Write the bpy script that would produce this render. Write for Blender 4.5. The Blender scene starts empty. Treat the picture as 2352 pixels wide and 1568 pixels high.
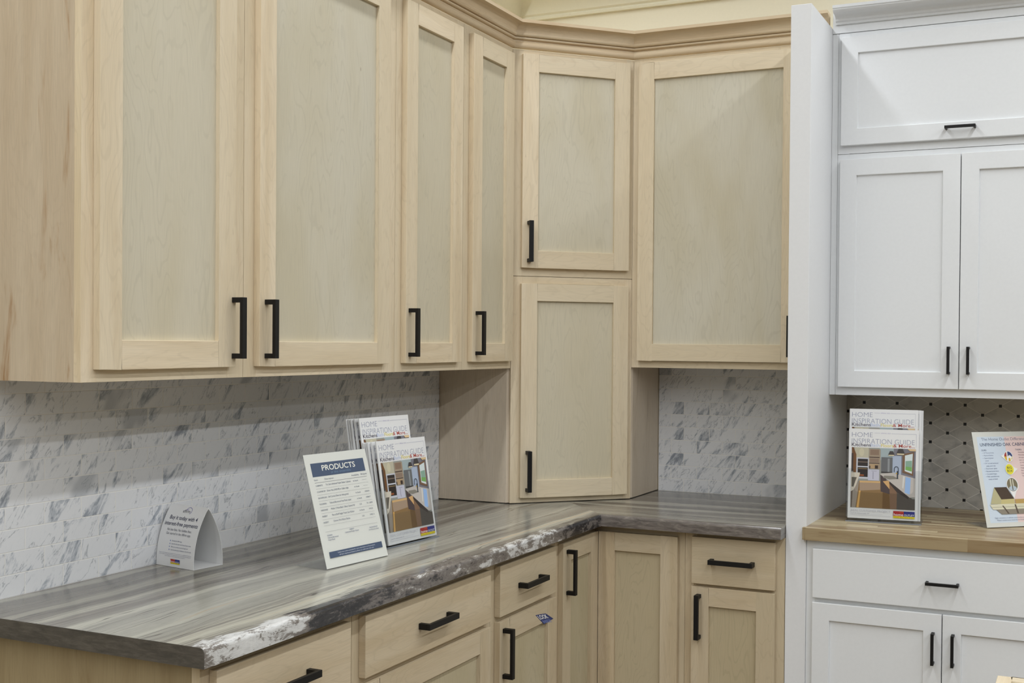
import bpy, math, random
import numpy as np
from mathutils import Matrix, Vector

random.seed(7)
S = 0.0254                       # everything below is laid out in inches
scene = bpy.context.scene
COL = scene.collection

# ------------------------------------------------------------------ camera
cd = bpy.data.cameras.new('camera')
cam = bpy.data.objects.new('camera', cd); COL.objects.link(cam)
yaw, pit, rol = (math.radians(a) for a in (23.7929524, -0.656535, 0.478655))
fw = Vector((-math.sin(yaw)*math.cos(pit), math.cos(yaw)*math.cos(pit), math.sin(pit)))
rt = Vector((math.cos(yaw), math.sin(yaw), 0)); up = rt.cross(fw)
r2 = rt*math.cos(rol)+up*math.sin(rol); u2 = -rt*math.sin(rol)+up*math.cos(rol)
m = Matrix((r2, u2, -fw)).transposed().to_4x4()
m.translation = Vector((83.7116, -161.5386, 57.7821))*S
cam.matrix_world = m
cd.sensor_width = 36; cd.lens = 2630.19*36/2352
cd.shift_x = -174.81/2352; cd.shift_y = 36.55/2352
cd.clip_start = 0.05; cd.clip_end = 60
scene.camera = cam

# ------------------------------------------------------------------ world, lights, exposure
w = bpy.data.worlds.new('store_ambient'); scene.world = w; w.use_nodes = True
bg = w.node_tree.nodes['Background']; bg.inputs[0].default_value = (1.0, 0.90, 0.68, 1); bg.inputs[1].default_value = 0.05

def strip_light(x, y0, y1, z, power, width=5.0):
    ld = bpy.data.lights.new('ceiling_strip_light', 'AREA'); ld.shape = 'RECTANGLE'
    ld.size = width*S; ld.size_y = (y1-y0)*S; ld.energy = power; ld.color = (0.925, 0.96, 1.0)
    o = bpy.data.objects.new('ceiling_strip_light', ld); COL.objects.link(o)
    o.location = (x*S, (y0+y1)/2*S, z*S)
    return o
strip_light(24, -440, -4, 139, 215)
strip_light(102, -440, 20, 139, 290)
strip_light(178, -440, 20, 139, 330)
strip_light(256, -440, 20, 139, 190)  # extra row added as fill light, one spacing beyond the others

vs = scene.view_settings
vs.view_transform = 'Standard'; vs.look = 'None'; vs.gamma = 1.0; vs.use_curve_mapping = False
vs.exposure = -1.03
scene.cycles.max_bounces = 8; scene.cycles.diffuse_bounces = 4; scene.cycles.transparent_max_bounces = 40
scene.cycles.use_denoising = True

# ------------------------------------------------------------------ mesh builder
class MB:
    def __init__(s):
        s.v=[]; s.f=[]; s.mi=[]; s.uv=[]; s.tone=[]; s.M=Matrix.Identity(4)
    def face(s, pts, uvs=None, mat=0, tone=0.5, world=False):
        b=len(s.v)
        for p in pts: s.v.append(s.M@Vector(p))
        s.f.append(list(range(b,b+len(pts)))); s.mi.append(mat); s.tone.append(tone)
        s.uv.append(uvs or [(p[0],p[2]) for p in pts])
    def box(s, x0,x1,y0,y1,z0,z1, grain='z', mat=0, tone=None):
        if tone is None: tone=random.random()
        ou,ov=random.uniform(0,400),random.uniform(0,400)
        b=len(s.v)
        P=[(x,y,z) for z in (z0,z1) for y in (y0,y1) for x in (x0,x1)]
        for p in P: s.v.append(s.M@Vector(p))
        g={'x':0,'y':1,'z':2}[grain]
        for q,n in (((0,1,5,4),1),((2,6,7,3),1),((0,4,6,2),0),((1,3,7,5),0),((0,2,3,1),2),((4,5,7,6),2)):
            s.f.append([b+i for i in q]); s.mi.append(mat); s.tone.append(tone)
            ax=[a for a in (0,1,2) if a!=n]
            if g in ax: ua=g; va=[a for a in ax if a!=g][0]
            else: ua,va=ax
            s.uv.append([(P[i][ua]+ou+n*37,P[i][va]+ov+n*23) for i in q])
    def prism(s, poly, a0, a1, axis='y', mat=0, tone=None, caps=True, arc=None):
        # poly: list of 2D pts in the plane normal to axis; a0/a1: extents (or lists per point)
        if tone is None: tone=random.random()
        n=len(poly); A0=a0 if isinstance(a0,(list,tuple)) else [a0]*n; A1=a1 if isinstance(a1,(list,tuple)) else [a1]*n
        def P(p,a):
            if axis=='x': return (a,p[0],p[1])
            if axis=='y': return (p[0],a,p[1])
            return (p[0],p[1],a)
        L=[0]
        for i in range(n): L.append(L[-1]+math.dist(poly[i],poly[(i+1)%n]))
        off=0 if arc is not None else random.uniform(0,300)
        o2=arc if arc is not None else random.uniform(0,300)
        for i in range(n):
            j=(i+1)%n
            s.face([P(poly[i],A0[i]),P(poly[j],A0[j]),P(poly[j],A1[j]),P(poly[i],A1[i])],
                   [(A0[i]+off,L[i]+o2),(A0[j]+off,L[i+1]+o2),(A1[j]+off,L[i+1]+o2),(A1[i]+off,L[i]+o2)],mat,tone)
        if caps:
            s.face([P(poly[i],A0[i]) for i in range(n)][::-1],[(p[0]+off,p[1]+o2) for p in poly][::-1],mat,tone)
            s.face([P(poly[i],A1[i]) for i in range(n)],[(p[0]+off,p[1]+o2) for p in poly],mat,tone)
    def build(s, name, mats, parent=None, bevel=0, smooth=0, weld=True):
        me=bpy.data.meshes.new(name)
        inv=PM[parent.name].inverted() if parent is not None else Matrix.Identity(4)
        me.from_pydata([(inv@v)*S for v in s.v],[],s.f)
        if not isinstance(mats,(list,tuple)): mats=[mats]
        for mt in mats: me.materials.append(mt)
        me.polygons.foreach_set('material_index',s.mi)
        ul=me.uv_layers.new(name='UVMap'); 
        flat=[c for f in s.uv for p in f for c in p]; ul.data.foreach_set('uv',flat)
        at=me.attributes.new('tone','FLOAT','FACE'); at.data.foreach_set('value',s.tone)
        me.update()
        if weld:
            import bmesh
            bm=bmesh.new(); bm.from_mesh(me); bmesh.ops.remove_doubles(bm,verts=bm.verts,dist=1e-6)
            bmesh.ops.recalc_face_normals(bm,faces=bm.faces); bm.to_mesh(me); bm.free()
        if smooth:
            me.shade_smooth(); me.set_sharp_from_angle(angle=math.radians(smooth))
        o=bpy.data.objects.new(name,me); COL.objects.link(o)
        if parent is not None: o.parent=parent; PM[o.name]=PM[parent.name]
        else: PM[o.name]=Matrix.Identity(4)
        if bevel:
            bv=o.modifiers.new('edge','BEVEL'); bv.width=bevel*S; bv.segments=2; bv.limit_method='ANGLE'; bv.angle_limit=math.radians(40)
        return o
PM={}
def frame(x,y,z,deg=0): return Matrix.Translation((x,y,z))@Matrix.Rotation(math.radians(deg),4,'Z')
def tag(o,label,cat=None,group=None,kind=None):
    if label: o['label']=label
    if cat: o['category']=cat
    if group: o['group']=group
    if kind: o['kind']=kind
    return o
def thing(name,label,cat,M,group=None):
    o=bpy.data.objects.new(name,None); COL.objects.link(o); o.empty_display_size=.05
    mm=M.copy(); mm.translation=M.translation*S; o.matrix_world=mm; PM[o.name]=M
    return tag(o,label,cat,group)
def mb(M=None):
    b=MB()
    if M is not None: b.M=M
    return b

# ------------------------------------------------------------------ node helper
class G:
    def __init__(s,name,rough=.5,spec=.5):
        s.m=bpy.data.materials.new(name); s.m.use_nodes=True; s.t=s.m.node_tree; s.b=s.t.nodes['Principled BSDF']
        s.b.inputs['Roughness'].default_value=rough; s.b.inputs['Specular IOR Level'].default_value=spec
    def n(s,t,**k):
        x=s.t.nodes.new(t)
        for a,v in k.items(): setattr(x,a,v)
        return x
    def put(s,sock,v):
        if isinstance(v,bpy.types.NodeSocket): s.t.links.new(v,sock)
        elif v is not None: sock.default_value=v
    def m_(s,op,a,b=None,c=None,clamp=False):
        x=s.n('ShaderNodeMath',operation=op); x.use_clamp=clamp
        s.put(x.inputs[0],a); s.put(x.inputs[1],b); s.put(x.inputs[2],c); return x.outputs[0]
    def uv(s):
        x=s.n('ShaderNodeUVMap'); x.uv_map='UVMap'; q=s.n('ShaderNodeSeparateXYZ'); s.t.links.new(x.outputs[0],q.inputs[0]); return q.outputs[0],q.outputs[1]
    def obj(s):
        x=s.n('ShaderNodeTexCoord'); q=s.n('ShaderNodeSeparateXYZ'); s.t.links.new(x.outputs['Object'],q.inputs[0])
        return [s.m_('MULTIPLY',o,1/S) for o in q.outputs]
    def attr(s,n='tone'):
        x=s.n('ShaderNodeAttribute'); x.attribute_name=n; return x.outputs['Fac']
    def vec(s,a,b,c=0.0):
        x=s.n('ShaderNodeCombineXYZ'); s.put(x.inputs[0],a); s.put(x.inputs[1],b); s.put(x.inputs[2],c); return x.outputs[0]
    def noise(s,v,scale=1,detail=2,rough=.5,dist=0.0):
        x=s.n('ShaderNodeTexNoise'); s.put(x.inputs['Vector'],v); x.inputs['Scale'].default_value=scale; x.inputs['Detail'].default_value=detail
        x.inputs['Roughness'].default_value=rough; x.inputs['Distortion'].default_value=dist; return x.outputs['Fac']
    def white(s,v):
        x=s.n('ShaderNodeTexWhiteNoise',noise_dimensions='3D'); s.put(x.inputs['Vector'],v); return x.outputs['Value']
    def ss(s,v,a,b,o0=0.0,o1=1.0):
        x=s.n('ShaderNodeMapRange'); x.interpolation_type='SMOOTHSTEP'; s.put(x.inputs['Value'],v)
        s.put(x.inputs['From Min'],a); s.put(x.inputs['From Max'],b); s.put(x.inputs['To Min'],o0); s.put(x.inputs['To Max'],o1); return x.outputs[0]
    def mix(s,f,a,b,mode='MIX'):
        x=s.n('ShaderNodeMix',data_type='RGBA',blend_type=mode); x.clamp_factor=True
        s.put(x.inputs['Factor'],f); s.put(x.inputs['A'],a); s.put(x.inputs['B'],b); return x.outputs['Result']
    def ramp(s,f,stops):
        x=s.n('ShaderNodeValToRGB'); s.put(x.inputs[0],f); r=x.color_ramp
        while len(r.elements)<len(stops): r.elements.new(.5)
        for e,(p,c) in zip(r.elements,stops): e.position=p; e.color=c
        return x.outputs[0]
    def col(s,v): s.put(s.b.inputs['Base Color'],v)
    def bump(s,h,strength=.2,dist=.001):
        x=s.n('ShaderNodeBump'); x.inputs['Strength'].default_value=strength; x.inputs['Distance'].default_value=dist
        s.put(x.inputs['Height'],h); s.t.links.new(x.outputs[0],s.b.inputs['Normal'])
def lin(c): return c/12.92 if c<=.04045 else ((c+.055)/1.055)**2.4
def rgb(r,g,b): return (lin(r/255),lin(g/255),lin(b/255),1)
def plain(name,c,rough=.5,spec=.5,metal=0):
    g=G(name,rough,spec); g.b.inputs['Base Color'].default_value=c; g.b.inputs['Metallic'].default_value=metal; return g.m

def wood(name, light, dark, tint, streak=1.0, ringamt=.5, blotch=None, rough=.55, blotch_amt=.5, bf=.45):
    g=G(name,rough,.3); u,v=g.uv(); t=g.attr()
    warp=g.noise(g.vec(g.m_('MULTIPLY',u,.05),g.m_('MULTIPLY',v,.12),3.1),1,2)
    vv=g.m_('ADD',v,g.m_('MULTIPLY',warp,3.0))
    n1=g.noise(g.vec(g.m_('MULTIPLY',u,.045),g.m_('MULTIPLY',vv,.22),1.7),1,3,.45,.25)
    rings=g.m_('SINE',g.m_('MULTIPLY',n1,150.0))
    rl=g.ss(rings,.62,1.0)
    rmask=g.ss(g.noise(g.vec(g.m_('MULTIPLY',u,.04),g.m_('MULTIPLY',v,.2),9),1,2),.32,.52)
    rl=g.m_('MULTIPLY',rl,rmask)
    fine=g.noise(g.vec(g.m_('MULTIPLY',u,.35),g.m_('MULTIPLY',v,11),5),1,4,.6)
    broad=g.noise(g.vec(g.m_('MULTIPLY',u,.04),g.m_('MULTIPLY',v,bf),7),1,3,.5,.3)
    c=g.mix(g.ss(broad,.35,.68),light,dark)
    c=g.mix(g.m_('MULTIPLY',t,.75),c,tint)
    c=g.mix(g.m_('MULTIPLY',rl,ringamt*.34),c,[x*.62 for x in dark[:3]]+[1])
    f=g.ss(fine,.25,.75,1-.055*streak,1+.045*streak)
    x=g.n('ShaderNodeVectorMath',operation='SCALE'); g.put(x.inputs[0],c); g.put(x.inputs['Scale'],f); c=x.outputs[0]
    if blotch:
        bn=g.noise(g.vec(g.m_('MULTIPLY',u,.09),g.m_('MULTIPLY',v,.5),13),1,4,.6,.6)
        c=g.mix(g.ss(bn,.56,.78,0,blotch_amt),c,blotch)
    # small mineral flecks
    kn=g.noise(g.vec(g.m_('MULTIPLY',u,.45),g.m_('MULTIPLY',v,1.6),21),1,1)
    c=g.mix(g.ss(kn,.80,.86,0,.5),c,rgb(110,88,58))
    g.col(c); g.bump(fine,.06,.0006)
    return g.m

W_FRAME = wood('unfinished_wood', rgb(232,216,188), rgb(219,200,168), rgb(216,202,174), 1.0,.4, rgb(190,162,126),blotch_amt=.3)
W_PANEL = wood('veneer_panel', rgb(210,205,188), rgb(200,192,168), rgb(207,196,169), .8,.42, bf=.12)
W_SIDE = wood('plywood_side', rgb(206,188,162), rgb(192,170,140), rgb(202,188,168), 1.5,.2, rgb(154,112,66), blotch_amt=.95)
W_CROWN = wood('crown_wood', rgb(222,204,174), rgb(208,184,150), rgb(210,190,158), 1.3,.25, rgb(160,130,92), blotch_amt=.3)
W_BASE = wood('base_cabinet_wood_dimmed', rgb(212,196,168), rgb(199,180,148), rgb(197,182,153), 1.0,.42, rgb(168,140,104),blotch_amt=.35)  # darker copy of unfinished_wood; light falloff toward the floor put into its colour
W_BPAN = wood('base_veneer_panel_dimmed', rgb(196,186,158), rgb(184,172,140), rgb(190,174,142), .8,.6, bf=.12)  # base door panels, dimmed in colour for the same falloff
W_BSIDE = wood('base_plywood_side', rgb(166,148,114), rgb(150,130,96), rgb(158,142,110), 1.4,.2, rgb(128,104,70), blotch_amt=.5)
W_NICHE = wood('corner_plywood_side', rgb(226,211,188), rgb(212,194,168), rgb(218,204,184), 1.3,.2, rgb(170,150,124), blotch_amt=.5)
W_DARK = plain('toe_kick_board', rgb(120,98,70), .7,.2)  # plain brown board colour of the corner toe kick

def paint(name,c,rough,spec=.4,peel=.02):
    g=G(name,rough,spec); x,y,z=g.obj()
    n=g.noise(g.vec(x,y,z),2.5,2); g.col(g.mix(g.ss(n,.3,.7),c,[k*.985 for k in c[:3]]+[1]))
    n2=g.noise(g.vec(x,y,z),9,2); g.bump(n2,peel,.0008); return g.m
P_WHITE = paint('white_cabinet_paint', rgb(232,234,235), .38,.4,.02)
P_DIV = paint('white_panel_paint', rgb(232,233,234), .5,.35,.012)
P_WALL = paint('beige_wall_paint', rgb(229,222,198), .8,.2,.1)
P_TRIM = paint('cream_trim_paint', rgb(222,216,190), .45,.4,.02)
P_CEIL = plain('ceiling_paint', rgb(215,215,212), .9,.1)
BLACK = plain('matte_black_metal', rgb(19,18,18), .5,.3,.0)
PAPER = plain('white_paper', rgb(228,228,227), .45,.4); CARD = plain('matte_sign_paper', rgb(214,215,208), .5,.3)

def floor_mat():
    g=G('plank_floor',.35,.5); x,y,z=g.obj()
    r=g.m_('FLOOR',g.m_('DIVIDE',x,7.0)); t=g.white(g.vec(r,g.m_('FLOOR',g.m_('DIVIDE',g.m_('ADD',y,g.m_('MULTIPLY',g.white(g.vec(r,3,1)),48)),48)),0))
    n=g.noise(g.vec(g.m_('MULTIPLY',x,1.5),g.m_('MULTIPLY',y,.06),t),1,4)
    c=g.mix(n,rgb(112,98,80),rgb(132,116,96)); c=g.mix(g.m_('MULTIPLY',t,.5),c,rgb(100,86,70)); g.col(c); return g.m

def tile_mat(axis, phase, H=1.913, T=3.956, flip=1.0):
    g=G('marble_subway_tile_'+('left' if axis==1 else 'right'),.28,.5); o=g.obj(); a=o[axis]; z=o[2]
    rz=g.m_('DIVIDE',g.m_('SUBTRACT',z,36.0),H); row=g.m_('FLOOR',rz); fz=g.m_('SUBTRACT',rz,row)
    par=g.m_('MODULO',g.m_('ADD',row,100),2.0)
    ra=g.m_('ADD',g.m_('DIVIDE',g.m_('SUBTRACT',a,phase),T),g.m_('MULTIPLY',par,.5)); colm=g.m_('FLOOR',ra); fa=g.m_('SUBTRACT',ra,colm)
    ea=g.m_('MULTIPLY',g.m_('MINIMUM',fa,g.m_('SUBTRACT',1.0,fa)),T); ez=g.m_('MULTIPLY',g.m_('MINIMUM',fz,g.m_('SUBTRACT',1.0,fz)),H)
    gr=g.ss(g.m_('MINIMUM',ea,ez),.022,.055,1,0)
    rn=g.white(g.vec(row,colm,1)); rn2=g.white(g.vec(row,colm,5))
    # vein space: p along the vein ('/' lean), q across it
    p=g.m_('ADD',g.m_('MULTIPLY',a,.57*flip),g.m_('MULTIPLY',z,.82)); q=g.m_('SUBTRACT',g.m_('MULTIPLY',a,.82*flip),g.m_('MULTIPLY',z,.57))
    po=g.m_('MULTIPLY',rn,60.0); qo=g.m_('MULTIPLY',rn2,60.0)
    P=g.m_('ADD',p,po); Q=g.m_('ADD',q,qo)
    fine=g.noise(g.vec(g.m_('MULTIPLY',P,1.0),g.m_('MULTIPLY',Q,3.0),4),1,5,.7,.5)
    st=g.noise(g.vec(g.m_('MULTIPLY',P,.11),g.m_('MULTIPLY',Q,.40),0),1,6,.66,.8)
    ln=g.noise(g.vec(g.m_('MULTIPLY',P,.13),g.m_('MULTIPLY',Q,.42),30),1,5,.6,.5)
    thin=g.m_('MULTIPLY',g.ss(g.m_('ABSOLUTE',g.m_('SUBTRACT',ln,.5)),0.0,.016,1,0),g.ss(fine,.40,.56))
    body=g.ss(g.m_('ADD',g.m_('MULTIPLY',st,.82),g.m_('MULTIPLY',fine,.18)),.525,.60)
    core=g.m_('MULTIPLY',g.ss(g.m_('ADD',g.m_('MULTIPLY',st,.75),g.m_('MULTIPLY',fine,.25)),.57,.64),1.0)
    c=g.mix(g.m_('MULTIPLY',g.ss(fine,.52,.75),.22),rgb(225,226,228),rgb(180,186,193))
    c=g.mix(g.m_('MULTIPLY',body,.7),c,rgb(160,167,177)); c=g.mix(g.m_('MULTIPLY',core,.75),c,rgb(124,131,141)); c=g.mix(g.m_('MULTIPLY',thin,.6),c,rgb(136,142,150))
    dk=g.m_('MULTIPLY',g.ss(g.white(g.vec(row,colm,9)),.95,.96),g.ss(g.noise(g.vec(g.m_('MULTIPLY',P,.15),g.m_('MULTIPLY',Q,.35),2),1,2),.44,.60,0,.5))
    c=g.mix(dk,c,rgb(140,146,155))
    c=g.mix(gr,c,rgb(234,232,227)); g.col(c)
    g.put(g.b.inputs['Roughness'],g.ss(gr,0,1,.26,.7))
    g.bump(g.m_('SUBTRACT',1.0,gr),.5,.0008); return g.m
TILE_A=tile_mat(1,-91.44); TILE_B=tile_mat(0,26.3-3.956/2)

def mosaic_mat():
    g=G('lattice_mosaic_tile',.3,.5); x,y,z=g.obj(); Wd,Hd=4.47,2.56
    X=g.m_('DIVIDE',g.m_('SUBTRACT',x,63.6),Wd); Z=g.m_('DIVIDE',g.m_('SUBTRACT',z,44.91),Hd)
    A=g.m_('ADD',X,Z); B=g.m_('SUBTRACT',X,Z); fa=g.m_('FRACT',g.m_('ADD',A,50.0)); fb=g.m_('FRACT',g.m_('ADD',B,50.0))
    ia=g.m_('FLOOR',A); ib=g.m_('FLOOR',B)
    da=g.m_('MINIMUM',fa,g.m_('SUBTRACT',1.0,fa)); db=g.m_('MINIMUM',fb,g.m_('SUBTRACT',1.0,fb))
    line=g.ss(g.m_('MINIMUM',da,db),.010,.026,1,0)
    # black dots: axis-aligned squares where both families cross
    ra=g.m_('SUBTRACT',A,g.m_('ROUND',A)); rb=g.m_('SUBTRACT',B,g.m_('ROUND',B))
    dx=g.m_('MULTIPLY',g.m_('ABSOLUTE',g.m_('ADD',ra,rb)),Wd/2); dz=g.m_('MULTIPLY',g.m_('ABSOLUTE',g.m_('SUBTRACT',ra,rb)),Hd/2)
    d=g.m_('MAXIMUM',dx,dz); dot=g.ss(d,.19,.21,1,0); ring=g.ss(d,.23,.26,1,0)
    r=g.white(g.vec(ia,ib,2))
    n=g.noise(g.vec(g.m_('ADD',g.m_('MULTIPLY',x,.35),g.m_('MULTIPLY',r,20)),0.0,g.m_('MULTIPLY',z,.6)),1,4,.6,.8)
    c=g.mix(r,rgb(188,185,178),rgb(202,199,192)); c=g.mix(g.ss(n,.45,.75,0,.7),c,rgb(150,148,146)); c=g.mix(g.ss(n,.18,.34,.5,0),c,rgb(214,212,208))
    c=g.mix(line,c,rgb(222,218,210)); c=g.mix(ring,c,rgb(206,202,194)); c=g.mix(dot,c,rgb(16,16,17)); g.col(c); g.bump(g.m_('SUBTRACT',1.0,line),.3,.0006); return g.m

def stone_mat(name, crystal, o2):
    # u runs along the counter, v is the unrolled distance up the front edge and back over the top
    g=G(name,.17,.55); u,v0=g.uv(); v=g.m_('SUBTRACT',v0,o2)
    wv=g.noise(g.vec(g.m_('MULTIPLY',u,.03),g.m_('MULTIPLY',v,.07),3),1,4,.55)
    vw=g.m_('ADD',v,g.m_('MULTIPLY',g.m_('SUBTRACT',wv,.5),5.0))
    band=g.noise(g.vec(g.m_('MULTIPLY',u,.008),g.m_('MULTIPLY',vw,.46),1),1,4,.6,.1)
    streak=g.noise(g.vec(g.m_('MULTIPLY',u,.035),g.m_('MULTIPLY',vw,2.0),6),1,6,.72,.1)
    grain=g.noise(g.vec(g.m_('MULTIPLY',u,1.1),g.m_('MULTIPLY',vw,8),2),1,3,.6)
    c=g.ramp(band,[(.28,rgb(74,70,66)),(.38,rgb(104,99,92)),(.46,rgb(126,121,113)),(.53,rgb(134,130,121)),(.57,rgb(168,165,152)),(.66,rgb(184,181,166)),(.74,rgb(192,172,144))])
    if crystal:
        pale=g.m_('MULTIPLY',g.ss(vw,5.0,7.0),g.ss(vw,12.5,17.0,1,0))
        c=g.mix(g.m_('MULTIPLY',pale,.6),c,rgb(170,169,158))
        back=g.ss(vw,15,25); c=g.mix(g.m_('MULTIPLY',back,.45),c,rgb(104,100,92))
    c=g.mix(g.ss(streak,.52,.68,0,.42),c,rgb(84,78,74)); c=g.mix(g.ss(streak,.28,.44,.28,0),c,rgb(172,167,156))
    tan=g.noise(g.vec(g.m_('MULTIPLY',u,.03),g.m_('MULTIPLY',vw,1.5),31),1,2); c=g.mix(g.ss(tan,.66,.76,0,.5),c,rgb(170,146,116))
    line=g.ss(g.m_('ABSOLUTE',g.m_('SUBTRACT',g.noise(g.vec(g.m_('MULTIPLY',u,.02),g.m_('MULTIPLY',vw,.55),44),1,2),.5)),0,.009,1,0)
    c=g.mix(g.m_('MULTIPLY',line,.7),c,rgb(60,52,46))
    if crystal:
        # torn black-and-white mineral band that follows the front edge
        e=g.noise(g.vec(g.m_('MULTIPLY',u,.12),g.m_('MULTIPLY',v,.45),11),1,5,.65,.5)
        lim=g.m_('ADD',2.4,g.m_('MULTIPLY',g.m_('SUBTRACT',e,.5),7.0))
        inb=g.ss(g.m_('SUBTRACT',v,lim),-.25,.25,1,0)
        face=g.ss(v,-.2,.3,1,1)
        k=g.noise(g.vec(g.m_('MULTIPLY',u,.42),g.m_('MULTIPLY',v,1.0),17),1,8,.8,.35)
        uu=g.m_('DIVIDE',g.m_('ADD',g.m_('ADD',u,98.35),g.m_('MULTIPLY',g.m_('SUBTRACT',g.noise(g.vec(g.m_('MULTIPLY',u,.15),g.m_('MULTIPLY',v,.5),61),1,3),.5),22.0)),72.0)
        cr=g.ramp(uu,[(p,(q,q,q,1)) for p,q in ((0,.50),(.05,.575),(.13,.58),(.17,.36),(.30,.38),(.36,.465),(.56,.47),(.62,.53),(.74,.55),(.82,.46),(.88,.38),(.97,.42))])
        k2=cr
        kk=g.m_('ADD',g.m_('MULTIPLY',k,.55),g.m_('MULTIPLY',k2,.75))
        bw=g.ramp(kk,[(.50,rgb(34,33,36)),(.575,rgb(58,56,57)),(.60,rgb(108,102,98)),(.665,rgb(132,126,120)),(.69,rgb(206,206,204)),(.8,rgb(226,226,224))])
        c=g.mix(inb,c,bw)
    else:
        c=g.mix(.28,c,rgb(84,78,70)); c=g.mix(g.ss(v,1.4,1.8,1,0),c,g.ramp(g.noise(g.vec(g.m_('MULTIPLY',u,.5),g.m_('MULTIPLY',v,2.2),14),1,5,.7,.6),[(.3,rgb(84,78,74)),(.5,rgb(112,105,100)),(.7,rgb(140,132,124))]))
    x=g.n('ShaderNodeVectorMath',operation='SCALE'); g.put(x.inputs[0],c); g.put(x.inputs['Scale'],g.ss(grain,.25,.75,.93,1.06)); g.col(x.outputs[0])
    g.put(g.b.inputs['Roughness'],g.ss(streak,.2,.8,.14,.24))
    return g.m

def edgecap_mat():
    g=G('laminate_end_cap',.5,.4); x,y,z=g.obj()
    n=g.noise(g.vec(g.m_('MULTIPLY',x,.6),y,g.m_('MULTIPLY',z,3.2)),1,5,.7,.5)
    g.col(g.ramp(n,[(.3,rgb(62,58,54)),(.5,rgb(78,73,67)),(.72,rgb(98,92,85))])); return g.m

def butcher_mat():
    g=G('butcher_block_wood',.35,.4); x,y,z=g.obj()
    # strips run along x; front face shows one wide strip
    yy=g.m_('SUBTRACT',y,g.m_('MULTIPLY',g.ss(z,35.2,35.6,1,0),0.0))
    r=g.m_('FLOOR',g.m_('DIVIDE',yy,.95)); sh=g.m_('MULTIPLY',g.white(g.vec(r,2,7)),23.0)
    k=g.m_('FLOOR',g.m_('DIVIDE',g.m_('ADD',x,sh),17.0)); t=g.white(g.vec(r,k,3)); t2=g.white(g.vec(r,k,11))
    n=g.noise(g.vec(g.m_('MULTIPLY',x,.11),g.m_('ADD',g.m_('MULTIPLY',y,2.2),g.m_('MULTIPLY',t,30)),g.m_('MULTIPLY',z,1.6)),1,4,.6,.4)
    c=g.mix(t,rgb(200,185,150),rgb(158,138,106)); c=g.mix(g.ss(t2,.6,.9,0,.65),c,rgb(128,100,68)); c=g.mix(g.ss(n,.45,.72,0,.7),c,rgb(124,96,64))
    c=g.mix(g.ss(n,.2,.38,.5,0),c,rgb(214,200,168))
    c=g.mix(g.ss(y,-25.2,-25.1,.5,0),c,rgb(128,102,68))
    f=g.m_('FRACT',g.m_('DIVIDE',g.m_('ADD',yy,200*.95),.95)); ln=g.ss(g.m_('MINIMUM',f,g.m_('SUBTRACT',1.0,f)),.0,.03,1,0)
    c=g.mix(g.m_('MULTIPLY',ln,.25),c,rgb(110,88,60))
    kn=g.noise(g.vec(g.m_('MULTIPLY',x,.35),g.m_('MULTIPLY',y,.5),g.m_('MULTIPLY',z,1.3)),1,2); c=g.mix(g.ss(kn,.74,.80,0,.7),c,rgb(100,74,46))
    g.col(c); return g.m

def acrylic():
    m=bpy.data.materials.new('clear_acrylic'); m.use_nodes=True; t=m.node_tree; t.nodes.clear()
    o=t.nodes.new('ShaderNodeOutputMaterial'); mx=t.nodes.new('ShaderNodeMixShader'); tr=t.nodes.new('ShaderNodeBsdfTransparent'); gl=t.nodes.new('ShaderNodeBsdfGlossy')
    tr.inputs[0].default_value=(.965,.972,.975,1); gl.inputs['Roughness'].default_value=.08
    lw=t.nodes.new('ShaderNodeLayerWeight'); lw.inputs[0].default_value=.5
    pw=t.nodes.new('ShaderNodeMath'); pw.operation='POWER'; pw.inputs[1].default_value=4; t.links.new(lw.outputs['Facing'],pw.inputs[0])
    ml=t.nodes.new('ShaderNodeMath'); ml.operation='MULTIPLY_ADD'; ml.inputs[1].default_value=.6; ml.inputs[2].default_value=.025; t.links.new(pw.outputs[0],ml.inputs[0])
    t.links.new(ml.outputs[0],mx.inputs[0]); t.links.new(tr.outputs[0],mx.inputs[1]); t.links.new(gl.outputs[0],mx.inputs[2]); t.links.new(mx.outputs[0],o.inputs[0]); return m
ACRYL=acrylic()
ACRYL_EDGE=plain('acrylic_edge',rgb(128,134,142),.2,.6)

INK={}
def ink(r,g_,b):
    k=(r,g_,b)
    if k not in INK: INK[k]=plain('print_ink_%d_%d_%d'%k,rgb(r,g_,b),.45,.35)
    return INK[k]

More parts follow.
